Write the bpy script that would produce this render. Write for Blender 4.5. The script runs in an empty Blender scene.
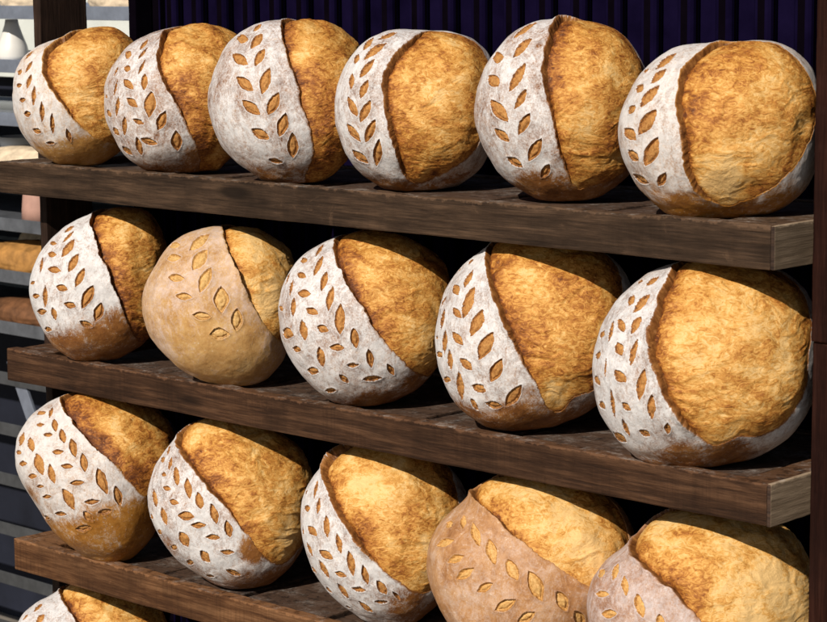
import bpy, bmesh, math, random, json
import numpy as np
from mathutils import Vector, Matrix

R_ = math.radians
SC = bpy.context.scene
COL = SC.collection

# ------------------------------------------------------------------ camera, sky, sun, exposure
cam = bpy.data.objects.new('camera', bpy.data.cameras.new('camera'))
COL.objects.link(cam)
cam.data.sensor_width = 36.0
cam.data.lens = 98.663
cam.data.clip_end = 200.0
cam.data.clip_start = 0.05
CAM_LOC = Vector((3.19746, -2.33824, 0.31982))
_fw = Vector((-0.6802978, 0.7175913, -0.1491902)); _rt = Vector((0.7265858, 0.6870210, -0.0086762)); _up = Vector((-0.0962709, 0.1143019, 0.9887704))
_m = Matrix((_rt, _up, -_fw)).transposed().to_4x4()
_m.translation = CAM_LOC
cam.matrix_world = _m
cam.data.dof.use_dof = True
cam.data.dof.focus_distance = 3.35
cam.data.dof.aperture_fstop = 20.0
SC.camera = cam

SUN_AZ, SUN_EL = 14.0, 34.0            # azimuth from the shelf front towards its right end
world = bpy.data.worlds.new('World'); SC.world = world; world.use_nodes = True
wn = world.node_tree.nodes; wl = world.node_tree.links
bg = next(n for n in wn if n.type == 'BACKGROUND')
sky = wn.new('ShaderNodeTexSky'); sky.sky_type = 'NISHITA'; sky.sun_disc = False
sky.sun_elevation = R_(SUN_EL); sky.sun_rotation = R_(180 - SUN_AZ)
wl.new(sky.outputs[0], bg.inputs[0]); bg.inputs[1].default_value = 0.05
sun = bpy.data.objects.new('sun', bpy.data.lights.new('sun', 'SUN')); COL.objects.link(sun)
sun.data.energy = 4.7; sun.data.angle = R_(0.6); sun.data.color = (1.0, 0.93, 0.82)
_d = Vector((math.sin(R_(SUN_AZ)) * math.cos(R_(SUN_EL)), -math.cos(R_(SUN_AZ)) * math.cos(R_(SUN_EL)), math.sin(R_(SUN_EL))))
sun.rotation_euler = _d.to_track_quat('Z', 'Y').to_euler()
sun.location = (0, -3, 4)
SC.view_settings.view_transform = 'Standard'
SC.view_settings.look = 'None'
SC.view_settings.exposure = 0.0
SC.view_settings.gamma = 1.0
SC.render.engine = 'CYCLES'

# ------------------------------------------------------------------ helpers
def tag(o, label=None, cat=None, group=None, kind=None):
    if label: o['label'] = label
    if cat: o['category'] = cat
    if group: o['group'] = group
    if kind: o['kind'] = kind
    return o

def empty(name, loc=(0, 0, 0)):
    o = bpy.data.objects.new(name, None); COL.objects.link(o); o.location = loc
    o.empty_display_size = 0.05
    return o

def link(name, me, mats, parent=None, loc=(0, 0, 0)):
    o = bpy.data.objects.new(name, me); COL.objects.link(o)
    for m in (mats if isinstance(mats, (list, tuple)) else [mats]): me.materials.append(m)
    o.location = loc
    if parent: o.parent = parent
    return o

def bm_box(bm, x0, x1, y0, y1, z0, z1, mi=0, bev=0.0, seg=2):
    r = bmesh.ops.create_cube(bm, size=1.0)
    vs = r['verts']
    for v in vs:
        v.co = Vector(((x0 + x1) / 2 + v.co.x * (x1 - x0), (y0 + y1) / 2 + v.co.y * (y1 - y0), (z0 + z1) / 2 + v.co.z * (z1 - z0)))
    fs = list({f for v in vs for f in v.link_faces})
    for f in fs: f.material_index = mi
    if bev > 0:
        es = list({e for v in vs for e in v.link_edges})
        bmesh.ops.bevel(bm, geom=es, offset=bev, segments=seg, profile=0.6, affect='EDGES')
    return vs

def bm_done(bm, name, smooth=False):
    bmesh.ops.recalc_face_normals(bm, faces=bm.faces)
    me = bpy.data.meshes.new(name); bm.to_mesh(me); bm.free()
    if smooth:
        for p in me.polygons: p.use_smooth = True
    return me

def box_obj(name, b, mat, parent=None, bev=0.0015):
    bm = bmesh.new(); bm_box(bm, *b, bev=bev)
    return link(name, bm_done(bm, name), mat, parent)

def lathe(name, prof, mat, loc, parent=None, seg=48, jitter=0.0, seed=0):
    bm = bmesh.new(); rings = []
    rnd = random.Random(seed)
    for (r, z) in prof:
        rings.append([bm.verts.new((r * math.cos(2 * math.pi * k / seg), r * math.sin(2 * math.pi * k / seg), z)) for k in range(seg)])
    for a, b in zip(rings, rings[1:]):
        for k in range(seg): bm.faces.new((a[k], a[(k + 1) % seg], b[(k + 1) % seg], b[k]))
    bm.faces.new(rings[0][::-1]); bm.faces.new(rings[-1])
    return link(name, bm_done(bm, name, True), mat, parent, loc)

# --- numpy noise -------------------------------------------------------------
def _hash(ix, iy, iz, seed):
    h = (ix.astype(np.int64) * 374761393 + iy.astype(np.int64) * 668265263 + iz.astype(np.int64) * 2147483647 + seed * 974634777) & 0xffffffff
    h = ((h ^ (h >> 13)) * 1274126177) & 0xffffffff
    h = ((h ^ (h >> 16)) * 2246822519) & 0xffffffff
    return ((h ^ (h >> 15)) & 0xffff) / 65535.0 * 2 - 1

def vnoise(P, scale, seed=0):
    Q = P * np.asarray(scale); I = np.floor(Q); Fq = Q - I; Fq = Fq * Fq * Fq * (Fq * (Fq * 6 - 15) + 10)
    ix, iy, iz = I[:, 0], I[:, 1], I[:, 2]; out = 0
    for a in (0, 1):
        wa = Fq[:, 0] if a else 1 - Fq[:, 0]
        for b in (0, 1):
            wb = Fq[:, 1] if b else 1 - Fq[:, 1]
            for c in (0, 1):
                wc = Fq[:, 2] if c else 1 - Fq[:, 2]
                out = out + wa * wb * wc * _hash(ix + a, iy + b, iz + c, seed)
    return out

def fbm(P, scale, octs, seed=0, ridged=False):
    s = np.asarray(scale, float) * np.ones(3); amp = 1.0; out = 0; tot = 0
    for o in range(octs):
        n = vnoise(P, s, seed + o * 17)
        if ridged: n = 1 - 2 * np.abs(n)
        out = out + amp * n; tot += amp; amp *= 0.55; s = s * 2.03
    return out / tot

def sstep(a, b, x):
    t = np.clip((x - a) / (b - a), 0, 1); return t * t * (3 - 2 * t)

# --- shader node shorthand ----------------------------------------------------
class NT:
    def __init__(s, name):
        s.m = bpy.data.materials.new(name); s.m.use_nodes = True
        s.t = s.m.node_tree; s.n = s.t.nodes; s.l = s.t.links
        s.bsdf = next(n for n in s.n if n.type == 'BSDF_PRINCIPLED')
    def set(s, sock, v):
        if hasattr(v, 'links') or isinstance(v, bpy.types.NodeSocket): s.l.new(v, sock)
        elif isinstance(v, (tuple, list)) and len(v) == 3 and sock.type == 'RGBA': sock.default_value = (*v, 1)
        else: sock.default_value = v
    def math(s, op, a, b=0.0, c=None, clamp=False):
        n = s.n.new('ShaderNodeMath'); n.operation = op; n.use_clamp = clamp
        s.set(n.inputs[0], a); s.set(n.inputs[1], b)
        if c is not None: s.set(n.inputs[2], c)
        return n.outputs[0]
    def mr(s, v, a, b, c=0.0, d=1.0, smooth=True):
        n = s.n.new('ShaderNodeMapRange'); n.interpolation_type = 'SMOOTHSTEP' if smooth else 'LINEAR'
        s.set(n.inputs[0], v)
        for i, q in enumerate((a, b, c, d)): s.set(n.inputs[1 + i], q)
        return n.outputs[0]
    def attr(s, name):
        n = s.n.new('ShaderNodeAttribute'); n.attribute_name = name; return n.outputs['Fac']
    def coord(s, scale=(1, 1, 1), rnd=True, kind='Object'):
        tc = s.n.new('ShaderNodeTexCoord'); mp = s.n.new('ShaderNodeMapping')
        mp.inputs['Scale'].default_value = scale
        s.l.new(tc.outputs[kind], mp.inputs['Vector'])
        if rnd:
            oi = s.n.new('ShaderNodeObjectInfo'); ml = s.math('MULTIPLY', oi.outputs['Random'], 37.0)
            s.l.new(ml, mp.inputs['Location'])
        return mp.outputs[0]
    def noise(s, vec, scale, detail=4, rough=0.55, dist=0.0):
        n = s.n.new('ShaderNodeTexNoise'); s.l.new(vec, n.inputs['Vector'])
        n.inputs['Scale'].default_value = scale; n.inputs['Detail'].default_value = detail
        n.inputs['Roughness'].default_value = rough; n.inputs['Distortion'].default_value = dist
        return n.outputs['Fac']
    def voro(s, vec, scale, feat='F1'):
        n = s.n.new('ShaderNodeTexVoronoi'); s.l.new(vec, n.inputs['Vector']); n.feature = feat
        n.inputs['Scale'].default_value = scale; return n.outputs['Distance']
    def mix(s, f, a, b, bt='MIX'):
        n = s.n.new('ShaderNodeMix'); n.data_type = 'RGBA'; n.blend_type = bt
        s.set(n.inputs[0], f); s.set(n.inputs[6], a); s.set(n.inputs[7], b); return n.outputs[2]
    def ramp(s, f, stops):
        n = s.n.new('ShaderNodeValToRGB'); s.set(n.inputs[0], f); e = n.color_ramp.elements
        while len(e) < len(stops): e.new(0.5)
        for q, (p, c) in zip(e, stops): q.position = p; q.color = (*c, 1)
        return n.outputs[0]
    def bump(s, h, strength=0.5, dist=0.001, prev=None):
        n = s.n.new('ShaderNodeBump'); n.inputs['Strength'].default_value = strength; n.inputs['Distance'].default_value = dist
        s.l.new(h, n.inputs['Height'])
        if prev: s.l.new(prev, n.inputs['Normal'])
        return n.outputs[0]
    def out(s, col, rough=0.8, normal=None, spec=0.3, metal=0.0, sss=0.0):
        s.set(s.bsdf.inputs['Base Color'], col); s.set(s.bsdf.inputs['Roughness'], rough)
        s.set(s.bsdf.inputs['Specular IOR Level'], spec); s.bsdf.inputs['Metallic'].default_value = metal
        if normal: s.l.new(normal, s.bsdf.inputs['Normal'])
        return s.m

def plain(name, col, rough=0.6, spec=0.3, metal=0.0, var=0.25, scale=20, bump=0.2):
    t = NT(name); v = t.coord(rnd=False); n = t.noise(v, scale, 6, 0.6)
    dk = tuple(c * (1 - var) for c in col); lt = tuple(min(1, c * (1 + var)) for c in col)
    return t.out(t.ramp(n, [(0.3, dk), (0.7, lt)]), rough, t.bump(n, bump, 0.001), spec, metal)

# ------------------------------------------------------------------ materials
def wood(name, dark, mid, light, axis=0, worn=0.5, saw=0.35, flour=0.0, spec=0.14):
    t = NT(name)
    st = [18.0, 18.0, 18.0]; st[axis] = 1.2
    v = t.coord(tuple(st)); g = t.noise(v, 4.5, 8, 0.68, 0.6)
    st2 = [60.0, 60.0, 60.0]; st2[axis] = 2.5
    f = t.noise(t.coord(tuple(st2)), 5.0, 5, 0.7, 0.2)
    b = t.noise(t.coord((1.0, 1.0, 1.0)), 7.0, 4, 0.6, 0.4)
    col = t.ramp(t.math('ADD', t.math('MULTIPLY', g, 0.6), t.math('MULTIPLY', f, 0.4)), [(0.38, dark), (0.5, mid), (0.62, light)])
    big = t.mr(b, 0.35, 0.7)
    col = t.mix(t.math('MULTIPLY', big, 0.55), col, tuple(c * 0.55 for c in dark))
    patch = t.mr(t.noise(t.coord((1.3, 1.3, 2.0)), 9.0, 8, 0.75, 1.0), 0.60, 0.72)
    col = t.mix(t.math('MULTIPLY', patch, worn), col, tuple(min(1, c * 1.7) for c in light))
    kst = [9.0, 9.0, 9.0]; kst[axis] = 2.6
    kd = t.voro(t.coord(tuple(kst)), 1.0)
    col = t.mix(t.math('MULTIPLY', t.mr(kd, 0.05, 0.13, 1.0, 0.0), 0.8), col, tuple(c * 0.4 for c in dark))
    ss = [0.0, 0.0, 0.0]; ss[axis] = 1.0
    sv = t.noise(t.coord(tuple(320.0 * q + 4.0 for q in ss)), 1.0, 2, 0.5, 0.0)
    sawm = t.math('MULTIPLY', t.mr(sv, 0.42, 0.62), t.mr(t.noise(t.coord((2, 2, 2)), 6.0, 3), 0.45, 0.6))
    col = t.mix(t.math('MULTIPLY', sawm, saw), col, tuple(c * 0.5 for c in dark))
    # pale bare wood along worn edges
    geo = t.n.new('ShaderNodeNewGeometry')
    en = t.math('MULTIPLY', t.math('SUBTRACT', t.noise(t.coord((1, 1, 1)), 60.0, 5, 0.7), 0.52), 0.022)
    edge = t.mr(t.math('ADD', t.attr('rim'), en), 0.0, 0.0030, 1.0, 0.0)
    col = t.mix(t.math('MULTIPLY', edge, 0.38), col, tuple(min(1, c * 1.9) for c in light))
    if flour > 0:
        nz = t.n.new('ShaderNodeSeparateXYZ'); t.l.new(geo.outputs['Normal'], nz.inputs[0])
        fl = t.mr(t.noise(t.coord((1, 1, 1)), 24.0, 9, 0.85, 0.2), 0.49, 0.70)
        col = t.mix(t.math('MULTIPLY', t.math('MULTIPLY', fl, t.mr(nz.outputs[2], 0.6, 0.95)), flour), col, (0.6, 0.56, 0.52))
    nb = t.bump(g, 0.6, 0.003); nb = t.bump(f, 0.6, 0.0015, nb)
    return t.out(col, t.mr(b, 0.3, 0.7, 0.55, 0.8), nb, spec)

WOOD_A = wood('weathered_grey_wood', (0.020, 0.0112, 0.0066), (0.050, 0.0290, 0.0172), (0.100, 0.058, 0.034), 0, 0.35, 0.1, 0.45)
WOOD_B = wood('stained_brown_wood', (0.019, 0.0085, 0.0045), (0.053, 0.0245, 0.0122), (0.112, 0.055, 0.028), 0, 0.25, 0.2, 0.5)
WOOD_C = wood('sun_tinted_brown_wood', (0.040, 0.016, 0.007), (0.102, 0.044, 0.018), (0.195, 0.095, 0.043), 0, 0.3, 0.25, 0.3)  # shelf wood painted warmer and lighter for the stronger sun lower down
SLAT = wood('dark_slat_wood', (0.022, 0.013, 0.010), (0.048, 0.030, 0.022), (0.08, 0.046, 0.030), 0, 0.2, 0.2, 0.3)
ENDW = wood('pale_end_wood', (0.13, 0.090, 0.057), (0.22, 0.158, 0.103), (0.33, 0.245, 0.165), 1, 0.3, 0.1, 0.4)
POSTW = wood('dark_red_post_wood', (0.009, 0.0028, 0.0020), (0.020, 0.0062, 0.0042), (0.034, 0.012, 0.008), 2, 0.05, 0.0, 0.0, 0.08)
POSTL = wood('lighter_post_wood', (0.018, 0.009, 0.006), (0.032, 0.0165, 0.0105), (0.055, 0.030, 0.019), 2, 0.1, 0.0, 0.0, 0.15)
NAVY = plain('navy_board', (0.0048, 0.0030, 0.0155), 0.9, 0.0, 0.0, 0.35, 14)
BLACK = plain('black_brown_slat', (0.0026, 0.0016, 0.0034), 0.9, 0.0, 0.0, 0.3, 20)
STEEL = plain('sky_tinted_steel', (0.30, 0.335, 0.42), 0.35, 0.5, 0.6, 0.2, 25, 0.1)  # grey metal with its blue sky reflection mixed into the colour
DSTEEL = plain('dull_steel', (0.060, 0.062, 0.066), 0.45, 0.4, 0.2, 0.3, 25, 0.1)
MSTEEL = plain('mid_grey_steel', (0.115, 0.122, 0.138), 0.45, 0.4, 0.3, 0.3, 25, 0.1)  # same rack metal in a mid tone
WHITE = plain('white_ceramic', (0.72, 0.70, 0.66), 0.35, 0.5, 0.0, 0.08, 10, 0.02)
PINK = plain('pink_clay', (0.42, 0.24, 0.19), 0.7, 0.3, 0.0, 0.2, 20)
PAVE = plain('pavement', (0.19, 0.165, 0.14), 0.9, 0.2, 0.0, 0.25, 8, 0.4)
WALLM = plain('dark_blue_wall', (0.012, 0.014, 0.024), 0.7, 0.2, 0.0, 0.4, 5)
PALE = plain('pale_daylight', (0.62, 0.64, 0.60), 0.6, 0.3, 0.0, 0.12, 6)

def crust_mat(name, brown_d, brown_m, brown_l, flourc, cut=((0.11, 0.038, 0.010), (0.30, 0.120, 0.027), (0.50, 0.245, 0.072))):
    t = NT(name)
    v = t.coord((1, 1, 1)); leaf = t.attr('leaf'); fl = t.attr('flour'); seam = t.attr('seam')
    n1 = t.noise(v, 22.0, 5, 0.6, 0.3); n2 = t.noise(v, 95.0, 6, 0.7, 0.6); n3 = t.noise(v, 420.0, 3, 0.6)
    base = t.ramp(t.math('ADD', t.math('MULTIPLY', n1, 0.55), t.math('MULTIPLY', n2, 0.45)), [(0.34, brown_d), (0.5, brown_m), (0.68, brown_l)])
    # flour settles thinly in wrinkles: mottled cover
    wr = t.noise(t.coord((1, 1, 0.6)), 60.0, 7, 0.72, 1.6)
    cover = t.math('ADD', fl, t.math('ADD', t.math('MULTIPLY', t.math('SUBTRACT', n1, 0.5), 1.3), t.math('MULTIPLY', t.math('SUBTRACT', wr, 0.5), 2.0)))
    lowf = t.noise(v, 9.0, 3, 0.6, 0.5)
    cover = t.math('ADD', cover, t.math('MULTIPLY', t.math('SUBTRACT', lowf, 0.42), 0.7))
    cover = t.math('ADD', cover, t.math('MULTIPLY', t.math('SUBTRACT', n3, 0.5), 1.3))
    # brushed-away rim right at the flap edge, thicker flour round each cut
    cov = t.math('MULTIPLY', t.mr(cover, 0.24, 1.12, 0.0, 1.0, False), 0.96)
    cov = t.math('MULTIPLY', cov, t.mr(seam, -0.0004, 0.0010))
    rim = t.math('MULTIPLY', t.mr(leaf, -0.0022, -0.0006), t.mr(fl, 0.15, 0.6))
    cov = t.math('MAXIMUM', cov, t.math('MULTIPLY', rim, 0.9))
    fc = t.mix(t.mr(n2, 0.35, 0.65), tuple(c * 0.80 for c in flourc), flourc)
    col = t.mix(cov, base, fc)
    sp = t.math('MULTIPLY', t.mr(t.voro(v, 140.0), 0.10, 0.24, 1.0, 0.0), t.mr(n2, 0.48, 0.60))
    col = t.mix(t.math('MULTIPLY', sp, 0.45), col, (0.78, 0.66, 0.50))
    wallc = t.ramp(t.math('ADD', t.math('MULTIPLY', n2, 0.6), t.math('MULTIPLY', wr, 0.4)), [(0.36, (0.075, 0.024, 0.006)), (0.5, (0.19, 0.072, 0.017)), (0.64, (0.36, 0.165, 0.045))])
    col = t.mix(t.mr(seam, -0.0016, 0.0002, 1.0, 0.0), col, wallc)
    # the cuts: toasted at their edge, paler crumb in the middle
    n4 = t.noise(v, 260.0, 4, 0.7, 0.8)
    inner = t.ramp(t.math('ADD', t.math('MULTIPLY', t.mr(leaf, 0.0000, 0.0035), 0.42), t.math('MULTIPLY', t.mr(n4, 0.30, 0.70), 0.62)),
                   [(0.18, cut[0]), (0.45, cut[1]), (0.92, cut[2])])
    lm = t.mr(leaf, -0.0005, 0.0004)
    col = t.mix(lm, col, inner)
    nb = t.bump(n1, 0.25, 0.004); nb = t.bump(wr, 0.42, 0.0018, nb); nb = t.bump(n3, 0.35, 0.0007, nb)
    return t.out(col, t.math('ADD', t.math('MULTIPLY', cov, 0.35), 0.50), nb, 0.32)

CRUST = crust_mat('floured_crust', (0.12, 0.038, 0.009), (0.255, 0.100, 0.025), (0.41, 0.195, 0.060), (0.74, 0.72, 0.72))
CRUST_GOLD = crust_mat('golden_floured_crust', (0.30, 0.13, 0.028), (0.46, 0.23, 0.06), (0.60, 0.36, 0.13), (0.73, 0.695, 0.68))
CRUST_AMBER = crust_mat('amber_floured_crust', (0.19, 0.066, 0.009), (0.35, 0.145, 0.022), (0.50, 0.25, 0.06), (0.72, 0.68, 0.66))
CRUST_PALE = crust_mat('pale_bare_crust', (0.36, 0.175, 0.055), (0.52, 0.295, 0.105), (0.64, 0.42, 0.18), (0.66, 0.50, 0.43), ((0.28, 0.13, 0.04), (0.47, 0.255, 0.075), (0.66, 0.42, 0.165)))
CRUST_PINK = crust_mat('rosy_bare_crust', (0.25, 0.105, 0.038), (0.43, 0.212, 0.086), (0.56, 0.32, 0.15), (0.64, 0.47, 0.38), ((0.26, 0.105, 0.026), (0.47, 0.235, 0.062), (0.66, 0.40, 0.145)))
CRUST_MAUVE = crust_mat('mauve_dusted_crust', (0.23, 0.105, 0.055), (0.38, 0.20, 0.115), (0.50, 0.30, 0.19), (0.62, 0.52, 0.495), ((0.26, 0.105, 0.026), (0.47, 0.235, 0.062), (0.66, 0.40, 0.145)))

def burst_mat():
    t = NT('burst_crust')
    v = t.coord((1, 1, 1)); toast = t.attr('toast'); seam = t.attr('seam'); ridge = t.attr('ridge')
    vs = t.coord((0.75, 0.75, 1.3))
    a = t.noise(vs, 34.0, 8, 0.72, 2.2); b = t.noise(v, 15.0, 4, 0.6, 0.8)
    c = t.noise(t.coord((0.75, 0.75, 1.35)), 105.0, 7, 0.74, 1.8); d = t.noise(v, 480.0, 3, 0.7)
    k = t.math('ADD', t.math('MULTIPLY', t.math('SUBTRACT', a, 0.5), 0.85), t.math('MULTIPLY', t.math('SUBTRACT', b, 0.5), 1.5))
    k = t.math('ADD', k, t.math('MULTIPLY', t.math('SUBTRACT', c, 0.5), 1.9))
    k = t.math('ADD', k, t.math('MULTIPLY', ridge, 0.16))
    k = t.math('ADD', k, t.math('ADD', toast, 0.235))
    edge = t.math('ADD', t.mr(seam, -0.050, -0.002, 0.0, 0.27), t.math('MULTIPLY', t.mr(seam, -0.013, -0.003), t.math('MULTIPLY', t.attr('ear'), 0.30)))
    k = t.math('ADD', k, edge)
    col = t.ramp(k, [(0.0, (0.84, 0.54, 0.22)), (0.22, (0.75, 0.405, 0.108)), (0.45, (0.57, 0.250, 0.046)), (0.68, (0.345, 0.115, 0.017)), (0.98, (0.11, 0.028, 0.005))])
    # thin flour caught on the high spots
    dust = t.math('MULTIPLY', t.mr(t.noise(v, 160.0, 5, 0.75, 1.0), 0.60, 0.74), 0.22)
    col = t.mix(dust, col, (0.80, 0.64, 0.40))
    bl = t.math('POWER', t.voro(t.coord((1, 1, 1)), 75.0), 1.0); nb = t.bump(a, 0.24, 0.005); nb = t.bump(bl, 0.25, 0.003, nb); nb = t.bump(c, 0.62, 0.0028, nb); nb = t.bump(d, 0.55, 0.001, nb)
    return t.out(col, t.mr(c, 0.3, 0.7, 0.42, 0.62), nb, 0.36)
BURST = burst_mat()
ROLL = plain('rustic_roll_crust', (0.34, 0.165, 0.045), 0.7, 0.3, 0.0, 0.45, 30, 0.6)
ROLLD = plain('dark_roll_crust', (0.14, 0.06, 0.025), 0.7, 0.3, 0.0, 0.5, 30, 0.6)
ROLLW = plain('floured_roll_crust', (0.62, 0.50, 0.36), 0.8, 0.3, 0.0, 0.3, 30, 0.6)
# ------------------------------------------------------------------ setting
bm = bmesh.new(); bmesh.ops.create_grid(bm, x_segments=1, y_segments=1, size=40)
g = link('pavement', bm_done(bm, 'pavement'), PAVE, None, (0, 0, -1.45)); tag(g, kind='structure')
w = box_obj('wall', (-6, 4, 1.70, 1.85, -1.45, 1.6), WALLM, None, 0)
tag(w, 'dark blue wall behind the metal bread rack', 'wall', kind='structure')

# ------------------------------------------------------------------ the wooden display rack
L, H, DEP = 1.6, 0.0552, 0.34
SH_Z = [0.0, -0.32808, -0.66727, -1.0065]
X0 = [0.0, 0.003, 0.004, 0.006]
rack = empty('display_rack', (0.8, 0.17, -1.45))
tag(rack, 'dark wooden display rack whose shelves carry the big wheat patterned loaves', 'display rack')
bpy.context.view_layer.update()
def rackpart(o, parent=rack):
    o.parent = parent; o.matrix_parent_inverse = parent.matrix_world.inverted(); return o

def board(name, x0, x1, y0, y1, z0, z1, mat, seed, nx=60, warp=0.0012, bev=0.0022):
    """A plank cut into short lengths along its long side so its edges can wander and chip."""
    bm = bmesh.new(); bm_box(bm, x0, x1, y0, y1, z0, z1, bev=bev)
    ax = 0 if (x1 - x0) > max(y1 - y0, z1 - z0) else (1 if (y1 - y0) > (z1 - z0) else 2)
    lo = (x0, y0, z0)[ax]; hi = (x1, y1, z1)[ax]
    n = max(2, int((hi - lo) / 0.012))
    for i in range(1, n):
        p = Vector((0, 0, 0)); p[ax] = lo + (hi - lo) * i / n; nn = Vector((0, 0, 0)); nn[ax] = 1
        bmesh.ops.bisect_plane(bm, geom=bm.verts[:] + bm.edges[:] + bm.faces[:], plane_co=p, plane_no=nn)
    P = np.array([v.co[:] for v in bm.verts])
    n1 = vnoise(P, 9.0, seed); n2 = vnoise(P, 60.0, seed + 5); n3 = vnoise(P, 170.0, seed + 9)
    cy, cz = (y0 + y1) / 2, (z0 + z1) / 2
    for i, v in enumerate(bm.verts):
        d = n1[i] * warp + n2[i] * warp * 0.35 + max(0, n3[i] - 0.55) * -0.003
        if ax != 2: v.co.z += d * (1 if v.co.z > cz else -0.6)
        if ax != 1: v.co.y += n2[i] * 0.0006
    me = bm_done(bm, name)
    at = me.attributes.new('rim', 'FLOAT', 'POINT')
    at.data.foreach_set('value', np.array([abs(z1 - v.co.z) for v in me.vertices], dtype=np.float32))
    return link(name, me, mat)

rnd = random.Random(4)
for si, z in enumerate(SH_Z):
    fr = (WOOD_A, WOOD_B, WOOD_C, WOOD_C)[si]
    x0 = X0[si]
    sh = rackpart(empty('shelf', (L / 2, 0.17, z - H)))
    bpy.context.view_layer.update()
    rackpart(board('front_board', x0, L - 0.0063, 0, 0.024, z - H, z, fr, 10 + si), sh)
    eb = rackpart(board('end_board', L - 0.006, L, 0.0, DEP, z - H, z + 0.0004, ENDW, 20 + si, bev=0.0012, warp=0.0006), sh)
    eb.data.materials.append(SLAT)
    for p in eb.data.polygons:
        if p.normal.y < -0.6: p.material_index = 1
    rackpart(board('end_board', x0, x0 + 0.020, 0.0245, DEP, z - H, z - 0.0008, fr, 24 + si), sh)
    rackpart(board('back_board', x0 + 0.021, L - 0.0065, DEP - 0.02, DEP, z - H, z - 0.004, SLAT, 28 + si), sh)
    # cross planks, running front to back, sit a few mm under the rim
    x = x0 + 0.0205; first = True
    while x < L - 0.02:
        wd = 0.066 if first else rnd.uniform(0.15, 0.21)
        x1 = min(x + wd, L - 0.0075)
        if L - x1 < 0.06: x1 = L - 0.0075
        top = z - (0.001 if first or x1 > L - 0.02 else 0.0065 + rnd.uniform(-0.0008, 0.0008))
        yb = 0.0245
        rackpart(board('plank', x, x1, yb, DEP - 0.0205, top - 0.016, top, fr if first or x1 > L - 0.02 else SLAT, 40 + si * 12 + int(x * 7)), sh)
        x = x1 + (0.075 if first else rnd.uniform(0.006, 0.02)); first = False

PB, PT = -1.45, 0.62
rackpart(board('post', -0.005, 0.0145, 0.0875, 0.19, PB, PT, POSTL, 90))
rackpart(board('post', 1.6008, 1.664, 0.083, 0.19, -0.155, PT, POSTW, 91))
rackpart(board('post', 1.6008, 1.630, 0.0875, 0.19, PB, -0.1555, POSTW, 92))
rackpart(board('post', 1.6305, 1.70, 0.0865, 0.19, PB, -0.1555, POSTL, 93))
rackpart(board('post', -0.005, 0.0145, 0.30, 0.339, PB, PT, BLACK, 94))
rackpart(board('post', 1.6008, 1.664, 0.30, 0.339, PB, PT, POSTW, 95))
# slatted back: navy board behind black-brown upright slats
bm = bmesh.new()
bm_box(bm, -0.006, 1.66, 0.372, 0.386, PB + 0.02, PT, 0)
x = 0.035
while x < 1.64:
    bm_box(bm, x, x + 0.030, 0.349, 0.3715, PB + 0.02, PT, 1, 0.009, 3)
    x += 0.0675
bm_box(bm, -0.012, 0.032, 0.3415, 0.3712, PB + 0.02, PT - 0.001, 1, 0.002)
rackpart(link('back_panel', bm_done(bm, 'back_panel'), [NAVY, BLACK]))

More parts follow.
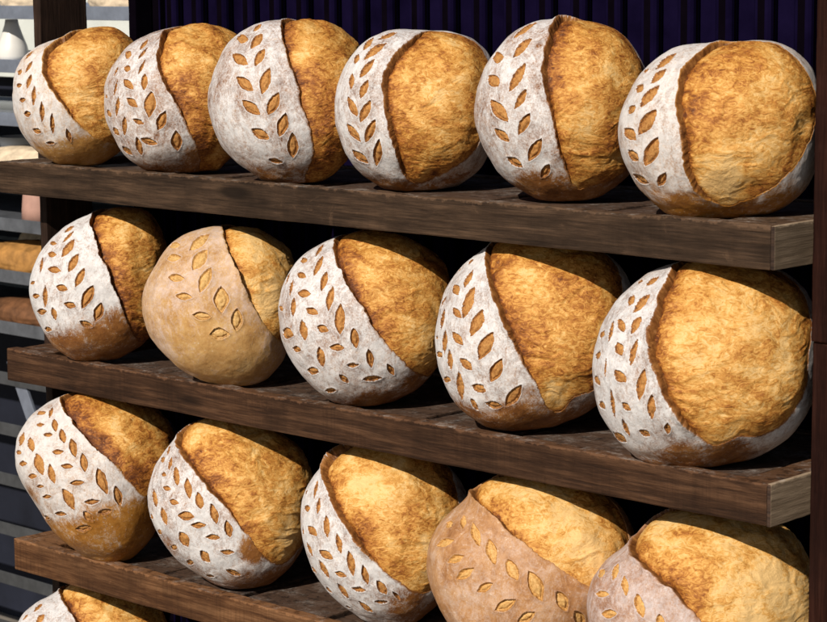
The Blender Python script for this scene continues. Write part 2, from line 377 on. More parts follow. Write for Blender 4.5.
# ------------------------------------------------------------------ the loaves
LOAVES = json.loads(r'''{"A1":{"o":[0.1551,0.047,0.1074],"w":[0.7858,-0.6161,0.0549],"r":[0.1028,0.1023,0.1022,0.1025,0.1033,0.1046,0.1063,0.108,0.1098,0.1112,0.112,0.1124,0.1131,0.1144,0.1158,0.1169,0.1173,0.1168,0.1149,0.1122,0.1097,0.1079,0.107,0.1066,0.1071,0.1092,0.1129,0.1178,0.1239,0.1304,0.1353,0.1362,0.1335,0.1286,0.1226,0.1164,0.1106,0.1065,0.1048,0.105,0.1058,0.1066,0.1068,0.1065,0.1058,0.1051,0.1044,0.1036],"bloom":[[-0.199,1.317],[-0.464,1.056],[-0.53,0.785],[-0.532,0.571],[-0.494,0.384],[-0.4,0.191],[-0.227,-0.058],[-0.009,-0.3],[0.19,-0.5],[0.37,-0.655],[0.728,-0.815],[1.767,-0.995],[2.434,0.087],[1.512,1.26],[0.776,1.641],[0.158,1.663]],"leaves":[[-0.821,0.612,0.078,0.101,0.048,-0.034],[-0.795,0.323,0.057,0.127,0.056,-0.021],[-0.695,0.07,0.024,0.168,0.047,-0.003],[-0.555,-0.207,0.009,0.173,0.053,0.001],[-0.371,-0.385,-0.007,0.164,0.046,0.007],[-0.109,-0.561,-0.028,0.12,0.042,0.016],[-1.1,0.574,0.056,0.056,0.088,-0.05],[-1.073,0.285,0.087,0.009,0.035,-0.051],[-0.971,0.004,0.094,0.011,0.008,-0.051],[-0.879,-0.258,0.092,0.007,-0.009,-0.068],[-0.693,-0.558,0.109,-0.005,-0.025,-0.06],[-0.438,-0.739,0.092,0.022,-0.004,-0.041],[-0.888,0.911,0.094,0.089,0.043,-0.045]],"fl":0.95,"fb":[[0.099,-0.943,0.57,0.75],[0.886,-1.256,0.418,0.8]],"toast":-0.02,"tb":[[-0.009,-0.3,0.456,-0.3],[-0.365,0.889,0.228,0.3],[0.611,0.965,0.418,0.25]],"foot":[0.2,0.25],"row":0,"base":-0.006},
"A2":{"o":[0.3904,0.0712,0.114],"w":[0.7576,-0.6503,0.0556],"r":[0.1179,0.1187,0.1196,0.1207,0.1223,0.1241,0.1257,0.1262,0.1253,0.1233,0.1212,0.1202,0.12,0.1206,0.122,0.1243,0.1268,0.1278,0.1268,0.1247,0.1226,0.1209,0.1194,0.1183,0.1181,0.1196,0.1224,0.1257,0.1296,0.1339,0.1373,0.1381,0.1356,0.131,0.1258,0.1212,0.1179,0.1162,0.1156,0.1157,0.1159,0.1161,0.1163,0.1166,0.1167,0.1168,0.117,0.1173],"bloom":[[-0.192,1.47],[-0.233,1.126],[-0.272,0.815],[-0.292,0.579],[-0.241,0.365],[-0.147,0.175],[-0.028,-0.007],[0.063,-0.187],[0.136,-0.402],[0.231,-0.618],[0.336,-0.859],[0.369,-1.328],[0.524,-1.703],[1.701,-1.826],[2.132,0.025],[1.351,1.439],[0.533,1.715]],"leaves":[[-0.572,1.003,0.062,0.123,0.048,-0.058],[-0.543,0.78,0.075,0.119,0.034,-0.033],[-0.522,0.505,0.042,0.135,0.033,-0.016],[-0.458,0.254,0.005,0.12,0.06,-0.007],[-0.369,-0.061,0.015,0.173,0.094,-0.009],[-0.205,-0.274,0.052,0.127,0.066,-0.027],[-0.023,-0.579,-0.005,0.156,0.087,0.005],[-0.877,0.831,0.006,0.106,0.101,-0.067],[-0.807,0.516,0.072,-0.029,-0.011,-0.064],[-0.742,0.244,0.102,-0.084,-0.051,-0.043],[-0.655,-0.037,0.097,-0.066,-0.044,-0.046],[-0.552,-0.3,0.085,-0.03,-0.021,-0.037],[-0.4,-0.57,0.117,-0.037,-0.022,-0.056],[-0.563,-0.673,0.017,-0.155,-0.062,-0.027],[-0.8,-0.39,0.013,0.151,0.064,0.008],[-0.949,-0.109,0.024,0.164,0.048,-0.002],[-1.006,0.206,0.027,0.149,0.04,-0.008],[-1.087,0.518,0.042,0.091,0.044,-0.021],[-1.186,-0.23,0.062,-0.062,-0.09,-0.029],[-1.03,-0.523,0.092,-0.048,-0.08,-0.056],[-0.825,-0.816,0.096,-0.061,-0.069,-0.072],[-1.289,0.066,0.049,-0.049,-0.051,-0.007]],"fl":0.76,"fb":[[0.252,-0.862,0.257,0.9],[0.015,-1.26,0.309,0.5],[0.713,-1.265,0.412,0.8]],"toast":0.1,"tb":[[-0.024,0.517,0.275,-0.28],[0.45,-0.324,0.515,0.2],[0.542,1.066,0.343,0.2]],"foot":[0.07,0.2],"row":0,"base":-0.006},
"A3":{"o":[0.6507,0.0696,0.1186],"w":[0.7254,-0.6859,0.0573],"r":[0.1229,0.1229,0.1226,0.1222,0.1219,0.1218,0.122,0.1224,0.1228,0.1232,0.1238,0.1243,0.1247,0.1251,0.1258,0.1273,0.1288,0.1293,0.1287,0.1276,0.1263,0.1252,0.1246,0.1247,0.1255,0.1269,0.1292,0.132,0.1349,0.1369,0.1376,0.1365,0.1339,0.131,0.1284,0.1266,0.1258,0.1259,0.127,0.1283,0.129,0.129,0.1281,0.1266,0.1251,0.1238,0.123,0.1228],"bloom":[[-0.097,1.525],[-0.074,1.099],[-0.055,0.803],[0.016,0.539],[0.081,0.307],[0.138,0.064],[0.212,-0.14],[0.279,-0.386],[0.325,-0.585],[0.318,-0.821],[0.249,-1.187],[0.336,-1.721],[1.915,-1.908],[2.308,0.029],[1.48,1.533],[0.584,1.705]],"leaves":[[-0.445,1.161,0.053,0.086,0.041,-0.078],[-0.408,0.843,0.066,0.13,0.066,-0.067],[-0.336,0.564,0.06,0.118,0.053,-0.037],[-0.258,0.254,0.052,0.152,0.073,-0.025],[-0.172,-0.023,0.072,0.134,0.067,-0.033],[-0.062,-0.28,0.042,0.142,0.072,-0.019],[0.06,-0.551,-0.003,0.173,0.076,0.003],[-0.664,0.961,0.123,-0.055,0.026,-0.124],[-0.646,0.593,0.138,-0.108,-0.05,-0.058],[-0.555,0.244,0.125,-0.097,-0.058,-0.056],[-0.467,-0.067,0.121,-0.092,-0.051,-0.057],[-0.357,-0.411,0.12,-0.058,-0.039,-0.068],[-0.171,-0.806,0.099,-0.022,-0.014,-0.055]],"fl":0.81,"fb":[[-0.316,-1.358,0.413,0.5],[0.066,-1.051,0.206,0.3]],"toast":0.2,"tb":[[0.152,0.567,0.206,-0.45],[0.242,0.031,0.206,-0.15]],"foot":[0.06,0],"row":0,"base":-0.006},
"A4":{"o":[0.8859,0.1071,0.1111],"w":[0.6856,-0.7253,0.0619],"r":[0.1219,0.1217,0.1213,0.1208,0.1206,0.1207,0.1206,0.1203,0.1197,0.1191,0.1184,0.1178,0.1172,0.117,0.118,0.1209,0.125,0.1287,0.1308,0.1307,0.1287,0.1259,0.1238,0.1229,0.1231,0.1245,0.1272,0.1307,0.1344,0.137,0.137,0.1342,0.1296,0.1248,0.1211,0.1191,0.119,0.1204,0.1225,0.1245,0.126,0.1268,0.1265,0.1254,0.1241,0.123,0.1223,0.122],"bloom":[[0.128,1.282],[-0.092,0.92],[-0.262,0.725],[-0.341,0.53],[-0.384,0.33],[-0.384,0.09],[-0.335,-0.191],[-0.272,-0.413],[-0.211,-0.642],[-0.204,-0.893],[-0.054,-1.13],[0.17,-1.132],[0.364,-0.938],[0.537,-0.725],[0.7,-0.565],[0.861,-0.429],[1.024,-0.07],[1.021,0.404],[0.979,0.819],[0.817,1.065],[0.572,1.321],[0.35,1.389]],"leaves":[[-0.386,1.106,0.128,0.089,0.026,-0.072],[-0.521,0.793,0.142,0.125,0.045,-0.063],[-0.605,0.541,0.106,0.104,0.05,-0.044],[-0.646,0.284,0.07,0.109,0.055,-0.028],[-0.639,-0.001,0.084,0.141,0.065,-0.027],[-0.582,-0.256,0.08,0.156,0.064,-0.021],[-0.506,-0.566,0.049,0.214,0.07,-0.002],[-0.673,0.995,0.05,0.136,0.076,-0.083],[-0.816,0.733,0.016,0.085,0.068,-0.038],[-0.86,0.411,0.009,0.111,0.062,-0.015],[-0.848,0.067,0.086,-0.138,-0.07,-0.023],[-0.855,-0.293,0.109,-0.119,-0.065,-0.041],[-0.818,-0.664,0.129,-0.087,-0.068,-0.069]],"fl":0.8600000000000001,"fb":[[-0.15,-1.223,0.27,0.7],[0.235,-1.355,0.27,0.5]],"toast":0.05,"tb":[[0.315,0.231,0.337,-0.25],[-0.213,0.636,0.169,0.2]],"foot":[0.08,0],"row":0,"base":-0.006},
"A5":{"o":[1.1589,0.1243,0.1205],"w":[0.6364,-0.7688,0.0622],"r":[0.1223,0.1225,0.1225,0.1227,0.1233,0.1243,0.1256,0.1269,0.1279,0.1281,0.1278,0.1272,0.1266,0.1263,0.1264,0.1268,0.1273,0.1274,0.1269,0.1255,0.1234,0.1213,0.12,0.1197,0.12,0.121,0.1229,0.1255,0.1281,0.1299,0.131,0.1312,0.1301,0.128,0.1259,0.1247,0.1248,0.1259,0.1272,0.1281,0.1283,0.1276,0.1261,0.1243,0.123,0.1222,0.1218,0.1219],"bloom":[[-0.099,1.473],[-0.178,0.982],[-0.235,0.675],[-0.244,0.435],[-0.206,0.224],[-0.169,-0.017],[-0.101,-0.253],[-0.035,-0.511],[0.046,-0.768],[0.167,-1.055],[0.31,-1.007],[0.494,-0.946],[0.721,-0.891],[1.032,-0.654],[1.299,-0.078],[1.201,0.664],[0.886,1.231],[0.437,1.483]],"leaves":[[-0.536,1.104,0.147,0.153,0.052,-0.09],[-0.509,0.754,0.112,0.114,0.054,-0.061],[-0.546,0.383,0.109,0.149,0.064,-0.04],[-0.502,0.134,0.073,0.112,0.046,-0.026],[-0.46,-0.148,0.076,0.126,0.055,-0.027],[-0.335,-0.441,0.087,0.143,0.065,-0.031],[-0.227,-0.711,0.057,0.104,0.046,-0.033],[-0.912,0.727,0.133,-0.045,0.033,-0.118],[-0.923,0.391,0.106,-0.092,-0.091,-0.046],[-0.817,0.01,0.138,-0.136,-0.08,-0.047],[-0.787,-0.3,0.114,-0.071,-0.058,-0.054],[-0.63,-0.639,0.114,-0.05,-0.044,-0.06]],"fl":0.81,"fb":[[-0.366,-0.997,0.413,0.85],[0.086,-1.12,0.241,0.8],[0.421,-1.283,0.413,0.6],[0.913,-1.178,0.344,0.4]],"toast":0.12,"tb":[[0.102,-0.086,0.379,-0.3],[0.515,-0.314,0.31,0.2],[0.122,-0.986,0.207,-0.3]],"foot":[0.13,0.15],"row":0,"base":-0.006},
"A6":{"o":[1.4587,0.0777,0.1097],"w":[0.5827,-0.8096,0.0704],"r":[0.1307,0.1313,0.1314,0.131,0.1302,0.1297,0.1296,0.1289,0.1267,0.1233,0.1198,0.1168,0.1147,0.1138,0.1148,0.1178,0.1222,0.1269,0.1307,0.1328,0.1333,0.1324,0.1309,0.1298,0.1299,0.1314,0.1341,0.1374,0.1401,0.1413,0.14,0.1366,0.1316,0.126,0.121,0.1177,0.1162,0.1165,0.1182,0.1205,0.1229,0.1247,0.126,0.1268,0.1274,0.1281,0.129,0.1298],"bloom":[[-0.113,1.4],[-0.336,0.971],[-0.445,0.719],[-0.474,0.482],[-0.434,0.26],[-0.374,-0.007],[-0.352,-0.267],[-0.314,-0.48],[-0.265,-0.704],[-0.11,-0.891],[0.121,-1.066],[0.336,-0.908],[0.548,-0.677],[0.73,-0.475],[0.948,-0.299],[1.154,-0.046],[1.22,0.273],[1.109,0.526],[0.925,0.82],[0.765,1.104],[0.44,1.327],[0.176,1.417]],"leaves":[[-0.722,0.915,0.113,0.137,0.067,-0.083],[-0.741,0.641,0.083,0.1,0.06,-0.055],[-0.786,0.365,0.096,0.124,0.074,-0.049],[-0.753,0.07,0.107,0.129,0.08,-0.047],[-0.699,-0.242,0.095,0.157,0.082,-0.03],[-0.621,-0.55,0.064,0.099,0.047,-0.021],[-1.003,0.511,0.034,0.06,0.092,-0.051],[-1.043,0.233,0.058,0.045,0.076,-0.044],[-1.015,-0.054,0.107,-0.063,-0.074,-0.049],[-0.973,-0.301,0.089,-0.054,-0.066,-0.05],[-0.968,-0.615,0.148,-0.022,-0.061,-0.074],[-1.027,0.814,0.024,0.044,0.052,-0.041]],"fl":0.98,"fb":[[-0.388,-0.971,0.357,0.85],[0.242,-1.182,0.422,0.55],[-0.985,-1.173,0.26,0.4]],"toast":0.0,"tb":[[-0.067,-0.56,0.455,-0.4],[0.677,0.222,0.357,-0.15],[-0.345,0.744,0.195,0.25],[0.332,0.911,0.487,0.15]],"foot":[0.17,0],"row":0,"base":-0.006},
"B1":{"o":[0.1988,0.0534,-0.208],"w":[0.7745,-0.6177,0.1363],"r":[0.1161,0.1165,0.117,0.1179,0.1196,0.1223,0.1263,0.1302,0.132,0.131,0.1288,0.1273,0.1267,0.1265,0.1265,0.1266,0.1265,0.1255,0.1229,0.1192,0.1156,0.1127,0.1108,0.1101,0.1108,0.1126,0.1159,0.1207,0.1269,0.134,0.1409,0.1457,0.1467,0.1437,0.1385,0.1329,0.1283,0.125,0.1227,0.1209,0.1193,0.1177,0.1163,0.1153,0.1149,0.115,0.1153,0.1157],"bloom":[[-0.081,1.452],[-0.133,1.048],[-0.038,0.604],[0.043,0.307],[0.148,0.069],[0.268,-0.165],[0.323,-0.422],[0.457,-0.696],[0.644,-0.969],[1.148,-1.284],[2.124,-1.41],[2.569,-0.003],[1.754,1.409],[0.889,1.627],[0.25,1.706]],"leaves":[[-0.476,0.624,0.101,0.138,0.071,-0.058],[-0.38,0.374,0.078,0.135,0.062,-0.036],[-0.283,0.146,0.07,0.134,0.054,-0.028],[-0.169,-0.129,0.071,0.15,0.081,-0.028],[-0.022,-0.343,0.045,0.13,0.07,-0.03],[-0.839,0.84,0.12,-0.068,0.003,-0.062],[-0.785,0.572,0.103,-0.032,0.0,-0.065],[-0.701,0.289,0.125,-0.023,-0.004,-0.061],[-0.566,-0.0,0.091,-0.027,-0.018,-0.054],[-0.438,-0.251,0.094,-0.024,-0.019,-0.05],[-0.194,-0.502,0.086,-0.047,-0.02,-0.048],[-1.01,0.414,0.004,0.153,0.055,-0.016],[-0.871,-0.13,0.015,0.177,0.065,0.0],[-0.706,-0.393,-0.024,0.096,0.058,0.016],[-1.128,-0.13,0.119,0.012,0.006,-0.052],[-0.999,-0.396,0.144,0.026,-0.005,-0.063],[-0.876,-0.686,0.113,0.027,-0.018,-0.058],[-1.237,0.111,0.094,0.02,0.052,-0.038],[-0.493,0.847,0.104,0.095,0.029,-0.037],[-0.502,1.048,0.09,0.058,0.037,-0.065]],"fl":1.02,"fb":[[-0.028,-0.952,0.697,0.95],[0.324,-0.542,0.367,0.9],[-0.51,-1.083,0.404,0.7],[0.857,-1.071,0.55,0.9]],"toast":0.2,"tb":[[0.192,0.658,0.22,-0.2],[0.599,-0.104,0.33,0.1]],"foot":[0.3,0.25],"row":1,"base":-0.3341},
"B2":{"o":[0.5165,0.0395,-0.2107],"w":[0.7401,-0.6564,0.1465],"r":[0.118,0.1174,0.1164,0.1149,0.1135,0.1127,0.1126,0.1129,0.1134,0.1144,0.1157,0.1176,0.1205,0.1244,0.1283,0.1316,0.1337,0.1344,0.1336,0.1318,0.1293,0.1269,0.1253,0.1248,0.1253,0.1266,0.1292,0.1329,0.1362,0.1379,0.1377,0.1363,0.1344,0.1323,0.1303,0.1288,0.1279,0.1276,0.1276,0.1275,0.1268,0.1253,0.1235,0.1217,0.1202,0.1191,0.1185,0.1182],"bloom":[[0.06,1.566],[0.084,0.971],[0.147,0.648],[0.221,0.386],[0.336,0.168],[0.499,-0.049],[0.642,-0.29],[0.821,-0.477],[1.234,-0.678],[2.033,-0.631],[2.295,0.655],[1.473,1.521],[0.748,1.842]],"leaves":[[-0.255,0.94,0.134,0.15,0.057,-0.094],[-0.235,0.636,0.091,0.149,0.078,-0.065],[-0.167,0.355,0.075,0.154,0.069,-0.036],[0.028,0.093,0.004,0.158,0.101,-0.006],[0.221,-0.155,0.019,0.131,0.083,-0.011],[-0.695,1.01,0.138,-0.064,0.031,-0.114],[-0.639,0.728,0.141,-0.032,0.014,-0.079],[-0.582,0.417,0.136,-0.029,-0.007,-0.062],[-0.472,0.158,0.121,-0.012,-0.005,-0.056],[-0.242,-0.118,0.124,-0.024,-0.017,-0.066],[-0.006,-0.355,0.129,0.017,-0.004,-0.087]],"fl":0.62,"fb":[[-0.061,-0.828,1.038,0.95]],"toast":-0.1,"tb":[[0.582,0.026,0.296,-0.3]],"row":1,"base":-0.3341},
"B3":{"o":[0.8078,0.0693,-0.2083],"w":[0.6961,-0.7013,0.1538],"r":[0.1264,0.125,0.1236,0.1222,0.1212,0.121,0.1218,0.123,0.1245,0.1259,0.1269,0.127,0.1264,0.1257,0.1257,0.127,0.129,0.131,0.1325,0.1329,0.1325,0.1322,0.1328,0.1344,0.1371,0.1407,0.1443,0.1473,0.1492,0.1493,0.1478,0.1451,0.142,0.1389,0.1361,0.1336,0.1319,0.1311,0.1312,0.1317,0.1324,0.133,0.1332,0.1326,0.1316,0.1304,0.129,0.1277],"bloom":[[-0.447,1.424],[-0.377,0.946],[-0.27,0.633],[-0.154,0.408],[-0.032,0.208],[0.082,-0.001],[0.204,-0.174],[0.35,-0.34],[0.492,-0.485],[0.664,-0.66],[1.209,-0.943],[2.143,-0.744],[2.03,0.764],[1.237,1.593],[0.227,1.791]],"leaves":[[-0.548,0.723,0.04,0.152,0.048,-0.03],[-0.445,0.491,0.025,0.127,0.046,-0.016],[-0.359,0.269,0.03,0.141,0.048,-0.011],[-0.257,0.026,0.019,0.177,0.07,-0.003],[-0.09,-0.189,-0.015,0.116,0.056,0.009],[0.087,-0.447,-0.019,0.12,0.048,0.007],[0.34,-0.585,-0.045,0.084,0.034,0.024],[-0.849,0.92,0.086,-0.027,0.042,-0.093],[-0.803,0.631,0.087,-0.055,-0.022,-0.044],[-0.711,0.354,0.104,-0.02,-0.005,-0.057],[-0.596,0.132,0.076,-0.035,-0.027,-0.042],[-0.477,-0.079,0.071,-0.029,-0.027,-0.05],[-0.316,-0.311,0.096,-0.005,-0.006,-0.046],[-0.122,-0.525,0.079,-0.002,-0.002,-0.033],[0.119,-0.732,0.128,0.012,0.006,-0.048],[-0.881,0.198,0.01,0.126,0.056,-0.005],[-0.734,-0.101,-0.005,0.131,0.063,0.009],[-0.536,-0.448,-0.017,0.137,0.064,0.018],[-0.239,-0.721,-0.051,0.06,0.032,0.036],[-1.22,0.216,0.077,-0.048,-0.065,-0.017],[-1.065,-0.147,0.143,-0.02,-0.067,-0.094],[-0.923,-0.371,0.09,-0.002,-0.028,-0.059],[-0.705,-0.685,0.106,0.006,-0.029,-0.076],[-0.464,-0.971,0.092,0.029,-0.01,-0.061],[-0.96,0.47,0.013,0.135,0.041,-0.012],[-0.602,1.045,0.037,0.14,0.04,-0.046],[-1.116,0.671,0.012,0.114,0.047,-0.021]],"fl":0.85,"fb":[[0.127,-1.26,0.409,0.6],[0.654,-0.817,0.205,0.6],[1.019,-1.145,0.443,0.7]],"toast":0.08,"tb":[[0.626,-0.342,0.409,-0.15]],"foot":[0.07,0.2],"row":1,"base":-0.3341},
"B4":{"o":[1.1224,0.0976,-0.2006],"w":[0.6401,-0.7514,0.1605],"r":[0.1422,0.1426,0.1426,0.1425,0.1428,0.1435,0.1439,0.1436,0.1424,0.1403,0.1377,0.1353,0.1333,0.1318,0.1306,0.1301,0.1306,0.1316,0.1331,0.1348,0.1367,0.1387,0.1408,0.1431,0.1457,0.1486,0.152,0.1556,0.1582,0.1589,0.1578,0.1554,0.1522,0.1487,0.1455,0.1434,0.1422,0.1419,0.1422,0.1428,0.143,0.143,0.1433,0.1434,0.1429,0.1419,0.1414,0.1416],"bloom":[[-0.622,1.388],[-0.566,0.9],[-0.479,0.605],[-0.367,0.334],[-0.263,0.082],[-0.145,-0.129],[-0.052,-0.346],[0.054,-0.528],[0.126,-0.728],[0.203,-0.918],[0.318,-1.001],[0.415,-0.896],[0.454,-0.713],[0.706,-0.667],[0.905,-0.504],[0.975,-0.152],[0.947,0.284],[0.929,0.651],[0.921,1.065],[0.722,1.355],[0.304,1.586],[-0.167,1.688]],"leaves":[[-0.735,0.658,0.038,0.116,0.053,-0.033],[-0.691,0.365,0.064,0.167,0.072,-0.029],[-0.581,0.134,0.069,0.133,0.068,-0.03],[-0.477,-0.102,0.08,0.137,0.073,-0.036],[-0.365,-0.346,0.061,0.125,0.063,-0.026],[-0.207,-0.645,0.087,0.128,0.053,-0.056],[-0.934,0.568,0.085,-0.097,-0.073,-0.017],[-0.855,0.266,0.077,-0.067,-0.044,-0.026],[-0.841,-0.028,0.085,-0.072,-0.055,-0.036],[-0.729,-0.305,0.083,-0.056,-0.047,-0.046],[-0.583,-0.564,0.09,-0.018,-0.025,-0.056],[-0.423,-0.751,0.091,-0.024,-0.018,-0.057],[-1.159,0.218,0.048,0.133,0.058,-0.013],[-1.092,-0.067,0.027,0.155,0.07,-0.002],[-0.99,-0.286,-0.01,0.125,0.061,0.013],[-0.845,-0.582,-0.007,0.173,0.067,0.025],[-0.661,-0.777,-0.038,0.079,0.036,0.031],[-1.331,-0.022,0.043,0.022,0.044,-0.021],[-1.255,-0.247,0.075,-0.025,-0.065,-0.037],[-1.117,-0.564,0.101,0.014,-0.041,-0.058],[-1.213,0.47,0.082,0.088,0.038,-0.017],[-1.006,0.92,0.034,0.033,0.032,-0.03],[-0.809,0.971,0.044,0.03,0.033,-0.042]],"fl":0.9700000000000001,"fb":[[-0.15,-1.127,0.548,0.95],[-0.843,-1.208,0.387,0.75],[0.277,-1.026,0.258,0.9],[-0.019,-0.623,0.145,0.5],[1.004,-1.08,0.484,0.8]],"toast":0.1,"tb":[[0.213,-0.739,0.29,-0.4],[0.589,0.478,0.323,0.1]],"foot":[0.21,0.12],"row":1,"base":-0.3341},
"B5":{"o":[1.4413,0.0732,-0.2028],"w":[0.5799,-0.7962,0.1726],"r":[0.1472,0.1485,0.1496,0.1503,0.1509,0.1513,0.1508,0.1486,0.145,0.1406,0.1364,0.133,0.1306,0.1298,0.1312,0.1341,0.1377,0.1414,0.1448,0.1474,0.1488,0.1489,0.1481,0.1475,0.148,0.1499,0.1529,0.1566,0.1601,0.1616,0.1601,0.1563,0.1515,0.1468,0.1429,0.1399,0.138,0.137,0.137,0.1379,0.1393,0.1409,0.1423,0.1434,0.1441,0.1445,0.1451,0.146],"bloom":[[-0.231,1.516],[-0.388,1.092],[-0.458,0.768],[-0.493,0.503],[-0.505,0.28],[-0.469,0.042],[-0.371,-0.177],[-0.267,-0.373],[-0.154,-0.615],[-0.049,-0.769],[0.089,-0.885],[0.226,-0.853],[0.341,-0.705],[0.553,-0.769],[0.77,-0.683],[0.937,-0.489],[1.092,-0.234],[1.135,0.149],[1.103,0.641],[0.995,0.987],[0.659,1.344],[0.241,1.536]],"leaves":[[-0.654,0.634,0.083,0.103,0.049,-0.048],[-0.667,0.384,0.045,0.087,0.054,-0.031],[-0.64,0.11,0.027,0.12,0.042,-0.011],[-0.541,-0.178,0.028,0.14,0.053,-0.007],[-0.448,-0.373,0.01,0.115,0.044,0.002],[-0.335,-0.603,0.008,0.072,0.032,-0.003],[-0.825,0.718,0.011,0.081,0.069,-0.041],[-0.867,0.406,0.055,-0.081,-0.053,-0.012],[-0.836,0.15,0.065,-0.068,-0.054,-0.028],[-0.782,-0.117,0.073,-0.052,-0.045,-0.038],[-0.722,-0.4,0.054,-0.033,-0.032,-0.035],[-0.574,-0.677,0.056,-0.026,-0.023,-0.044],[-1.02,0.358,0.013,0.123,0.045,-0.013],[-1.019,-0.041,-0.01,0.102,0.024,0.001],[-0.92,-0.407,-0.003,0.163,0.038,0.009],[-0.783,-0.649,-0.015,0.104,0.039,0.02],[-1.25,0.357,0.039,0.051,0.076,-0.029],[-1.241,0.097,0.034,0.051,0.083,-0.017],[-1.229,-0.193,0.084,-0.047,-0.08,-0.03],[-1.148,-0.474,0.058,-0.034,-0.077,-0.044],[-0.959,-0.845,0.106,-0.026,-0.074,-0.089],[-0.603,0.961,0.074,0.063,0.033,-0.053],[-0.8,1.039,0.037,0.043,0.04,-0.053]],"fl":0.9700000000000001,"fb":[[-0.216,-1.067,0.35,0.95],[0.355,-1.215,0.414,0.8],[-0.552,-1.307,0.318,0.4],[0.24,-1.005,0.35,0.9]],"toast":-0.02,"tb":[[0.143,-0.754,0.286,-0.4],[0.683,0.85,0.477,0.25],[0.415,0.083,0.477,-0.08]],"foot":[0.1,0],"row":1,"base":-0.3341},
"C1":{"o":[0.1984,0.031,-0.5322],"w":[0.7659,-0.605,0.2176],"r":[0.1254,0.119,0.1137,0.1104,0.1091,0.109,0.1103,0.1136,0.1183,0.1237,0.1296,0.1355,0.1404,0.144,0.1465,0.1473,0.1453,0.1412,0.1362,0.1315,0.1286,0.1284,0.1302,0.1327,0.136,0.1402,0.1447,0.1485,0.1514,0.153,0.1532,0.1522,0.1502,0.1475,0.145,0.1435,0.1431,0.1436,0.1449,0.1464,0.1474,0.1479,0.1479,0.1475,0.1461,0.1432,0.1383,0.132],"bloom":[[-0.536,1.431],[-0.446,1.02],[-0.294,0.722],[-0.144,0.504],[0.01,0.333],[0.151,0.173],[0.348,0.004],[0.535,-0.183],[0.71,-0.327],[1.03,-0.424],[1.88,-0.249],[1.996,0.726],[1.3,1.466],[0.42,1.825]],"leaves":[[-0.576,0.916,0.009,0.102,0.04,-0.028],[-0.478,0.666,-0.027,0.105,0.047,0.002],[-0.363,0.496,-0.023,0.1,0.046,0.006],[-0.234,0.337,-0.023,0.109,0.05,0.009],[-0.116,0.162,-0.017,0.108,0.049,0.008],[0.084,-0.056,-0.051,0.14,0.071,0.021],[0.279,-0.248,-0.02,0.112,0.069,0.003],[-0.758,0.973,0.097,-0.017,0.032,-0.066],[-0.71,0.732,0.065,-0.01,0.013,-0.042],[-0.566,0.545,0.07,-0.016,0.001,-0.033],[-0.427,0.308,0.076,-0.004,0.001,-0.035],[-0.318,0.131,0.076,-0.011,-0.01,-0.032],[-0.257,-0.083,0.099,-0.001,-0.011,-0.052],[-0.051,-0.308,0.098,0.032,0.003,-0.032],[0.1,-0.406,0.077,0.021,0.008,-0.04],[-0.842,0.472,-0.032,0.109,0.067,-0.004],[-0.733,0.191,-0.015,0.14,0.1,0.014],[-0.572,0.048,0.018,0.129,0.068,0.011],[-0.409,-0.33,-0.083,0.158,0.089,0.046],[-0.1,-0.512,-0.066,0.05,0.043,0.052],[-1.071,0.606,0.03,0.099,0.098,-0.045],[-1.151,0.419,0.107,-0.035,-0.028,-0.033],[-1.076,0.237,0.12,-0.009,-0.013,-0.041],[-0.933,0.041,0.094,-0.008,-0.031,-0.043],[-0.858,-0.124,0.078,0.007,-0.014,-0.035],[-0.807,-0.304,0.091,0.008,-0.013,-0.045],[-0.593,-0.611,0.126,0.016,-0.008,-0.048],[-0.184,-0.716,0.123,0.063,0.006,-0.057],[-0.985,-0.787,0.124,0.032,-0.039,-0.08]],"fl":1.02,"fb":[[0.201,-0.803,0.658,1.0],[-0.473,-0.974,0.402,0.85],[-1.178,-0.317,0.256,0.5],[0.489,-0.529,0.293,0.85],[-0.905,-0.878,0.219,0.6],[0.844,-0.722,0.439,0.9]],"toast":0.18,"tb":[[0.133,0.706,0.256,-0.2],[0.626,0.159,0.366,0.1]],"foot":[0.33,0.3],"row":2,"base":-0.6733},
